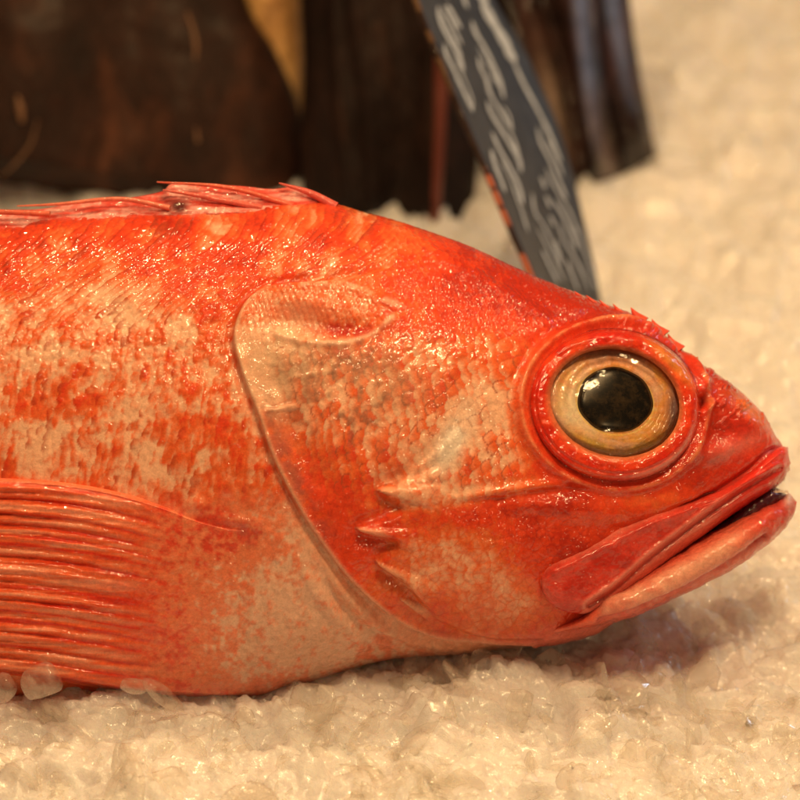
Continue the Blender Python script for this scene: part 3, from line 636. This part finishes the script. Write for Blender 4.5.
def chip_proto(k):
    r = random.Random(k); bm = bmesh.new()
    for _ in range(r.randint(9, 15)):
        v = Vector((r.gauss(0, 1), r.gauss(0, 1), r.gauss(0, 1))).normalized(); v.x *= 1.35; v.z *= r.uniform(.14, .36); bm.verts.new(v)
    bmesh.ops.convex_hull(bm, input=bm.verts); bmesh.ops.delete(bm, geom=[v for v in bm.verts if not v.link_faces], context='VERTS')
    bmesh.ops.subdivide_edges(bm, edges=bm.edges[:], cuts=2, use_grid_fill=True); bmesh.ops.smooth_vert(bm, verts=bm.verts[:], factor=.5, use_axis_x=True, use_axis_y=True, use_axis_z=True)
    for v in bm.verts: v.co *= 1 + r.uniform(-.04, .04)
    bmesh.ops.triangulate(bm, faces=bm.faces[:])
    bm.verts.index_update(); V = np.array([v.co[:] for v in bm.verts]); F = np.array([[v.index for v in f.verts] for f in bm.faces]); bm.free(); return V, F
protos = [chip_proto(k) for k in range(24)]
Vs = []; Fs = []; off = 0
def rotm():
    q = rng.normal(size=4); q /= np.linalg.norm(q); w, x, y, z = q
    return np.array([[1 - 2 * (y * y + z * z), 2 * (x * y - z * w), 2 * (x * z + y * w)], [2 * (x * y + z * w), 1 - 2 * (x * x + z * z), 2 * (y * z - x * w)], [2 * (x * z - y * w), 2 * (y * z + x * w), 1 - 2 * (x * x + y * y)]])
def scatter(n, x0, x1, y0, y1, s0, s1, lift):
    global off
    x = rng.uniform(x0, x1, n); y = rng.uniform(y0, y1, n); s = s0 * (s1 / s0) ** (rng.random(n) ** 1.8); z = ground_h(x, y)
    for k in range(n):
        V, F = protos[rng.integers(len(protos))]; Vs.append((V * s[k]) @ rotm().T + [x[k], y[k], z[k] + s[k] * lift]); Fs.append(F + off); off += len(V)
scatter(520, -4.6, 4.6, -4.6, -.6, .08, .40, -.15); scatter(400, -4.8, 4.8, -4.6, 1.0, .03, .07, .1)
ch = mesh('ice_chips', np.vstack(Vs), np.vstack(Fs), M_chip, smooth=True); ch['kind'] = 'stuff'; tag(ch, 'loose translucent chips of crushed ice strewn over the bed', 'ice chips')

# three larger pieces of melted ice leaning against the pectoral fin
def lump(name, qx, qy, d, sx, sy, seed, label, rot=0):
    bm = bmesh.new(); bmesh.ops.create_icosphere(bm, subdivisions=5, radius=1); r = random.Random(seed)
    V = np.array([v.co[:] for v in bm.verts]); F = np.array([[v.index for v in f.verts] for f in bm.faces]); bm.free()
    for _ in range(9):                      # melted flat facets
        n = np.array([r.gauss(0, 1) for _ in range(3)]); n /= np.linalg.norm(n); k = r.uniform(.62, .85); e = V @ n - k; V = V - np.outer(np.maximum(e, 0) * .85, n)
    V += .05 * (fbm(V[:, 0] * 2 + 9, V[:, 1] * 2 + V[:, 2], seed)[:, None] - .5) * V
    a = math.radians(rot); V = V * [sx / 100, sy / 100, sx / 140]; V = V @ np.array([[math.cos(a), math.sin(a), 0], [-math.sin(a), math.cos(a), 0], [0, 0, 1]])
    V = W3(V); p = W3(Q3(np.array(float(qx)), np.array(float(qy)), d)); o = mesh(name, V, F, M_chip); o.location = p; tag(o, label, 'ice chunk'); return o
lump('ice_chunk', 42, 682, 122, 21, 20, 3, 'rounded clear lump of ice against the lower edge of the side fin', 20)
lump('ice_chunk', 134, 686, 118, 17, 8, 5, 'flat glassy ice shard lying over the fin edge, orange showing through', -8)
lump('ice_chunk', 4, 688, 120, 14, 16, 6, 'small ice lump cut off by the left border below the fin', 0)
lump('ice_chunk', 164, 696, 118, 26, 9, 8, 'wedge shaped ice sliver pointing up at the fin edge right of the flat shard', -38)

# ------------------------------------------------------------------ slate price sign
SL = [(398, -60), (420, 5), (437, 48), (461, 108), (487, 168), (508, 218), (530, 268), (570, 364), (606, 450), (612, 470)]
SR = [(468, -60), (498, 5), (522, 45), (543, 90), (560, 130), (573, 175), (585, 225), (600, 295), (624, 450), (627, 470)]
SDL, SDR = -380., -600.
def sxl(y, P): c = crv(P); return np.interp(y, c[:, 1], c[:, 0])
def sign_p(x, y, lift=0):
    xl = sxl(y, SL); xr = sxl(y, SR); s = (x - xl) / (xr - xl); d = SDL + (SDR - SDL) * s - 25 * np.sin(math.pi * np.clip(s, 0, 1)) + lift * .32
    return Q3(x + lift, y, d)
SB = np.array([1.9, -.9, -4.4])
sgn = empty('price_sign', W3(SB), 'dark slate price board with white handwriting stuck in the ice behind the fish head', 'price sign')
ys_ = np.linspace(-60, 470, 150); ss = np.linspace(0, 1, 30); YY = np.repeat(ys_[:, None], 30, 1); XX = sxl(ys_, SL)[:, None] * (1 - ss) + sxl(ys_, SR)[:, None] * ss
Pf = sign_p(XX, YY); Pb = Pf - np.array([.062, 0, .02])
Pall = np.concatenate([Pf, Pb[:, ::-1]], 1)
m, nt, b = newmat('slate'); co = objco(nt); n1 = noise(nt, 3, 5, .65, .5, co); n2 = noise(nt, 40, 3, .6, 0, co)
r_ = ramp(nt, n1.outputs[0], .3, .75, (*T(30, 30, 32), 1), (*T(56, 52, 50), 1)); nt.links.new(mulcol(nt, r_.outputs[0], n2.outputs[0], .85, 1.15), b.inputs['Base Color']); b.inputs['Roughness'].default_value = .5
nt.links.new(bump(nt, n2.outputs[0], .3, .01), b.inputs['Normal']); M_slate = m
mesh('board', Pall, gridF(150, 60, True), M_slate, sgn, SB)
# worn wooden edge strip along the near side
M_edge = skin_mat('worn_edge', .5, .1, 0, .8)
yy = np.linspace(-60, 470, 420); xl = sxl(yy, SL); e0_ = sign_p(xl, yy) + [.006, 0, 0.004]; jit = (fbm(yy / 6, yy * 0, 7) - .5)[:, None]
o1 = e0_ + [0, 0, .03]; o2 = e0_ + np.array([-.066, 0, .02]) - jit * [.02, 0, 0]; o3 = e0_ + [-.070, 0, -.05]; o4 = e0_ + [.0, 0, -.05]
ecol = np.zeros((420, 4, 3)) + T(44, 22, 12); fe = fbm(yy / 9, yy * 0, 8)[:, None]; fk = fbm(yy / 4, yy * 0 + 3, 9)[:, None]
ecol = mixc(ecol, T(150, 96, 50), (1 - sm(yy, 60, 110))[:, None] * sm(fe, .45, .6) * .35 + np.zeros((420, 4)))
ecol = mixc(ecol, T(180, 84, 44), (sm(yy, 166, 174) * (1 - sm(yy, 222, 228)) + sm(yy, 252, 256))[:, None] * sm(fe + fk * .4, .5, .62) + np.zeros((420, 4)))
mesh('edge_strip', np.stack([o1, o2, o3, o4], 1), gridF(420, 4, True), M_edge, sgn, SB, ecol, smooth=False)
# writing
INK = [([(437, 6), (440, 22), (448, 38), (457, 54), (463, 71)], 5.5), ([(446, 4), (452, 14), (459, 28)], 6), ([(442, 6), (452, 25), (461, 45)], 3.4), ([(441, 14), (450, 32), (461, 57)], 3), ([(443, 43), (445, 54), (453, 70), (460, 86), (467, 100), (472, 112)], 4.6),
       ([(445, 47), (456, 62), (464, 80), (471, 98), (472, 111)], 2.2), ([(471, 21), (475, 33), (483, 46), (491, 62), (498, 78), (503, 98)], 5), ([(477, 47), (484, 58), (488, 66)], 2.2), ([(477, 56), (480, 68), (485, 78), (489, 93), (500, 112), (511, 131)], 4.4),
       ([(488, 62), (494, 78), (500, 88)], 3.5), ([(502, 106), (508, 116), (511, 131)], 2.8), ([(486, 101), (490, 112), (500, 129), (510, 145), (518, 160), (520, 172)], 5.4), ([(509, 131), (515, 146), (520, 168)], 3.4), ([(491, 132), (498, 148), (508, 166), (517, 184), (522, 204)], 5),
       ([(490, 149), (494, 165), (500, 180), (504, 192)], 5), ([(499, 158), (508, 176), (514, 192), (522, 215), (527, 232)], 2.8), ([(482, 2), (491, 20), (500, 34), (507, 48), (513, 62)], 12), ([(512, 60), (521, 80), (531, 99), (542, 120), (552, 142), (560, 162)], 4.6),
       ([(536, 127), (540, 142), (548, 158), (557, 178), (566, 200)], 4), ([(546, 140), (555, 158), (562, 176)], 3), ([(540, 177), (542, 182), (544, 188)], 3.8), ([(545, 196), (547, 201), (549, 207)], 3.8), ([(549, 216), (551, 220), (553, 226)], 3.8),
       ([(531, 193), (534, 212), (543, 226), (552, 245), (560, 264)], 3.2), ([(536, 228), (545, 245), (557, 268), (564, 282)], 2.8), ([(541, 250), (548, 265), (557, 283)], 3.4), ([(554, 240), (558, 254), (560, 265)], 3), ([(545, 168), (553, 185), (562, 200), (570, 215), (577, 235)], 3.4),
       ([(553, 200), (562, 215), (570, 232), (576, 250)], 4.4), ([(557, 222), (563, 240), (572, 255), (580, 270), (588, 290)], 3.4), ([(566, 260), (570, 272), (577, 290)], 3.4), ([(575, 225), (583, 250), (590, 270), (596, 292)], 3), ([(454, -30), (460, -10), (466, 8)], 4), ([(430, -40), (440, -20), (446, -2)], 5), ([(470, -30), (478, -12), (484, 4)], 9)]
Vs = []; Fs = []; off = 0
for pts, w in INK:
    t = np.linspace(0, 1, 60); p = along(pts, t); hw = w * .40 * np.clip(np.minimum(t, 1 - t) * 9, .15, 1) ** .5 * (.88 + .3 * vn(t * 9, t * 0, int(pts[0][1]) + 50))
    a = sign_p(p[:, 0] - hw, p[:, 1], .9 + .01 * len(Fs)); c_ = sign_p(p[:, 0] + hw, p[:, 1] + hw * .3, .9 + .01 * len(Fs)); Vs.append(np.stack([a, c_], 1).reshape(-1, 3)); Fs.append(gridF(60, 2) + off); off += 120
m, nt, b = newmat('chalk_ink'); co = objco(nt); n1 = noise(nt, 12, 5, .7, .3, co); r_ = ramp(nt, n1.outputs[0], .3, .7, (*T(150, 134, 116), 1), (*T(190, 170, 146), 1)); nt.links.new(r_.outputs[0], b.inputs['Base Color']); b.inputs['Roughness'].default_value = .7
mesh('handwriting', np.vstack(Vs), np.vstack(Fs), m, sgn, SB)

# ------------------------------------------------------------------ dark fish standing in the ice behind
def dark_mat(name, c0, c1, c2, sheen=.5, scale=1.2, rough=.38):
    m, nt, b = newmat(name); co = objco(nt); mp = nt.nodes.new('ShaderNodeMapping'); mp.inputs['Scale'].default_value = (1.25, .8, 1); nt.links.new(co, mp.inputs[0])
    n1 = noise(nt, scale, 6, .68, .9, mp.outputs[0]); n2 = noise(nt, scale * 7, 5, .7, .4, mp.outputs[0])
    r = nt.nodes.new('ShaderNodeValToRGB'); nt.links.new(n1.outputs[0], r.inputs[0]); e = r.color_ramp.elements; e[0].position = .3; e[0].color = (*c0, 1); e[1].position = .55; e[1].color = (*c1, 1); k = e.new(.78); k.color = (*c2, 1)
    nt.links.new(mulcol(nt, r.outputs[0], n2.outputs[0], .6, 1.4), b.inputs['Base Color']); b.inputs['Roughness'].default_value = rough; b.inputs['Coat Weight'].default_value = sheen; b.inputs['Coat Roughness'].default_value = .2; b.inputs['Specular IOR Level'].default_value = .2
    nt.links.new(bump(nt, n2.outputs[0], .5, .08), b.inputs['Normal']); return m
DK = dark_mat('dark_brown_skin', T(22, 5, 2), T(42, 15, 5), T(82, 38, 16), .03, .8, .6)
DK2 = dark_mat('blackish_skin', T(16, 5, 3), T(32, 13, 6), T(62, 32, 16), .03, .9, .6)
TAN = dark_mat('tan_belly', T(140, 80, 34), T(196, 126, 58), T(220, 156, 80), .3, 1.2, .45)
def slabfish(name, label, L, R, d0, thick, mat, folds=(), n=160, k=80, part='body', parent=None, base=None, grp=None, colf=None):
    """upright lens-shaped body between a left and a right edge curve, folds run lengthwise"""
    t = np.linspace(0, 1, n); a = along(L, t); b = along(R, t); s = (1 - np.cos(np.linspace(0, math.pi, k))) / 2
    x = a[:, None, 0] * (1 - s) + b[:, None, 0] * s; y = a[:, None, 1] * (1 - s) + b[:, None, 1] * s
    e = np.sqrt(np.clip(4 * s * (1 - s), 0, 1))[None] * np.minimum(1, np.sqrt(np.clip((1 - t) * 12, 0.02, 1)))[:, None]
    rel = 0
    for (s0, am, w) in folds: rel = rel + am * gs(s[None] - s0 - .05 * np.sin(t * 5 + s0 * 9)[:, None], w)
    rel = rel + (fbm(x / 60, y / 110, 301) - .5) * 16
    f = Q3(x, y, d0 + (thick + rel) * e); g = Q3(x, y, d0 - thick * e)
    P = np.concatenate([f, g[:, ::-1]], 1)
    F = gridF(n, 2 * k, True); caps = [[(n - 1) * 2 * k + j, (n - 1) * 2 * k + j + 1, (n - 1) * 2 * k + 2 * k - 2 - j, (n - 1) * 2 * k + 2 * k - 1 - j] for j in range(k - 1)]
    caps += [[j + 1, j, 2 * k - 1 - j, 2 * k - 2 - j] for j in range(k - 1)]
    F = np.vstack([F, np.array(caps)])
    if parent is None:
        base = Q3(np.array((L[-1][0] + R[-1][0]) / 2.), np.array((L[-1][1] + R[-1][1]) / 2.), d0); parent = empty(name, W3(base), label, 'fish', grp)
    cc = None
    if colf: cc = colf(x, y, s[None] + 0 * x); cc = np.concatenate([cc, cc[:, ::-1]], 1)
    mesh(part, P, F, mat, parent, base, cc); return parent, base
g = 'dark fish standing in the ice behind'
o, bs = slabfish('dark_fish', 'big dark brown fish with rounded right flank standing in ice at the upper left', [(-330, -160), (-380, 0), (-390, 60), (-350, 120)], [(215, -160), (243, -10), (276, 52), (298, 105), (304, 160), (300, 236)], -905, 105, DK, [(.25, 14, .05), (.55, 18, .1), (.8, -14, .05)])
TM = simple('pale_mark', tuple(T(112, 66, 34)), .7)
def mark(pts, rad, d, par, bs): tube('scratch_mark', [(x, y, d) for x, y in pts], rad, TM, par, base=bs, n=8, k=6)
for pts, rad in [([(187, 12), (193, 30), (196, 48), (195, 60)], [1.2, 2.4, 3, 1.5]), ([(17, 96), (20, 108), (22, 122)], [2, 5, 3]), ([(38, 120), (30, 145), (14, 165), (0, 178)], [.6, 1.6, 1.6, .6]), ([(196, 128), (198, 142)], [1, 2.4])]:
    mark(pts, rad, -782, o, bs)
o2, b2_ = slabfish('pale_fish', 'yellowish tan fish flank showing as a wedge between two dark fish', [(200, -160), (225, -40), (255, 60), (285, 160), (290, 215)], [(300, -160), (304, -40), (306, 50), (306, 120), (308, 215)], -960, 40, TAN)
o3, b3_ = slabfish('dark_fish', 'blackish fish with faint lengthwise streaks standing left of the price board', [(292, -160), (300, 0), (303, 70), (300, 150), (305, 232)], [(455, -160), (465, 0), (470, 70), (478, 150), (470, 246)], -850, 60, DK2, [(.25, 10, .03), (.36, 9, .03), (.55, -16, .1), (.8, 12, .05)])
RB = simple('reddish_fin', tuple(T(110, 42, 22)), .4, .4)
slabfish('', '', [(440, -160), (436, 0), (432, 100), (428, 226)], [(452, -160), (452, 0), (448, 100), (440, 228)], -800, 14, RB, part='fin', parent=o3, base=b3_)
M_brown = skin_mat('brown_skin_painted_sheen', .42, .5, 0, .6)
def sheen_paint(x, y, s):  # light streaks and blue-grey sheen on the folds, painted as colour
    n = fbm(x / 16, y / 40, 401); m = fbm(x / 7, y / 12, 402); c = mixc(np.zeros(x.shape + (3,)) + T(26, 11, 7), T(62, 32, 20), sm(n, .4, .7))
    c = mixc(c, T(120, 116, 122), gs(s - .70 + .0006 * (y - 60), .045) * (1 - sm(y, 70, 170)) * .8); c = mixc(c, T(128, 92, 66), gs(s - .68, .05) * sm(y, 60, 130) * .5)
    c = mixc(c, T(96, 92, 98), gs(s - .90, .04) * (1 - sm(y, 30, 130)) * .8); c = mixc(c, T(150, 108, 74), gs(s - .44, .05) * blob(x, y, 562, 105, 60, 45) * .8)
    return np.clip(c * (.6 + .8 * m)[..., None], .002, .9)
o4, b4_ = slabfish('dark_fish', 'brown fish with blue grey sheen and deep folds resting behind the price board', [(395, -160), (445, 0), (478, 100), (500, 180), (520, 236)], [(612, -160), (630, 0), (640, 70), (650, 120), (656, 156)], -900, 46, M_brown, [(.18, -20, .05), (.36, 24, .06), (.50, -26, .05), (.64, 26, .06), (.79, -24, .045), (.92, 16, .05)], colf=sheen_paint)

# ------------------------------------------------------------------ light
w = bpy.data.worlds.new('World'); scene.world = w; w.use_nodes = True; bg = w.node_tree.nodes['Background']; bg.inputs[0].default_value = (1, .64, .34, 1); bg.inputs[1].default_value = .13
def area(name, loc, size, power, target=(0, 0, -1), col=(1, .65, .30), shape='DISK'):
    l = bpy.data.lights.new(name, 'AREA'); l.energy = power; l.size = size; l.color = col; l.shape = shape; o = bpy.data.objects.new(name, l); C.objects.link(o)
    o.location = loc; o.rotation_euler = (Vector(target) - Vector(loc)).to_track_quat('-Z', 'Y').to_euler(); return o
def ldir(x, y, z, r): v = np.array([x, y, z], float); v /= np.linalg.norm(v); return tuple(W3(v * r))
gp, gr = glance(590, 385); print('KEY', gr)
kl = area('market_lamp', tuple(W3(gp + gr * 24)), 4.6, 2200, shape='RECTANGLE'); kl.data.size_y = 1.6
gp, gr = glance(609, 430); print('LOW', gr)
area('market_lamp', tuple(W3(gp + gr * 30)), .9, 500)
area('market_lamp', ldir(-.15, .97, .20, 26), 1.0, 2600)
gp, gr = glance(636, 362); print('TOPSPOT', gr)
area('market_lamp', tuple(W3(gp + gr * 26)), .7, 1400)
for lx, ly in ((-9, -9), (-3, -5), (4, -9), (9, -4), (0, -14)): area('market_lamp', (lx, ly, 25), 1.0, 720, (lx * .3, -3, -2))
area('market_lamp', (14, 10, 24), 3, 900, (9, 9, -2))
area('blue_sheen_fill', (24, 16, 9), 4, 450, (2, 8, 0), (.62, .78, 1))  # unseen blue light added for sheen on the right dark fish

# ------------------------------------------------------------------ camera
cam = bpy.data.cameras.new('Camera'); co_ = bpy.data.objects.new('Camera', cam); C.objects.link(co_); scene.camera = co_
co_.location = W3([0, 0, D]); co_.rotation_euler = (PITCH, 0, 0); cam.sensor_width = 36; cam.lens = 36 * D / 8.0; cam.clip_end = 500; cam.clip_start = .5
cam.dof.use_dof = True; cam.dof.focus_distance = D - 1.1; cam.dof.aperture_fstop = cam.lens / 1000 / .72
scene.view_settings.view_transform = 'Standard'; scene.view_settings.look = 'None'; scene.view_settings.exposure = 0
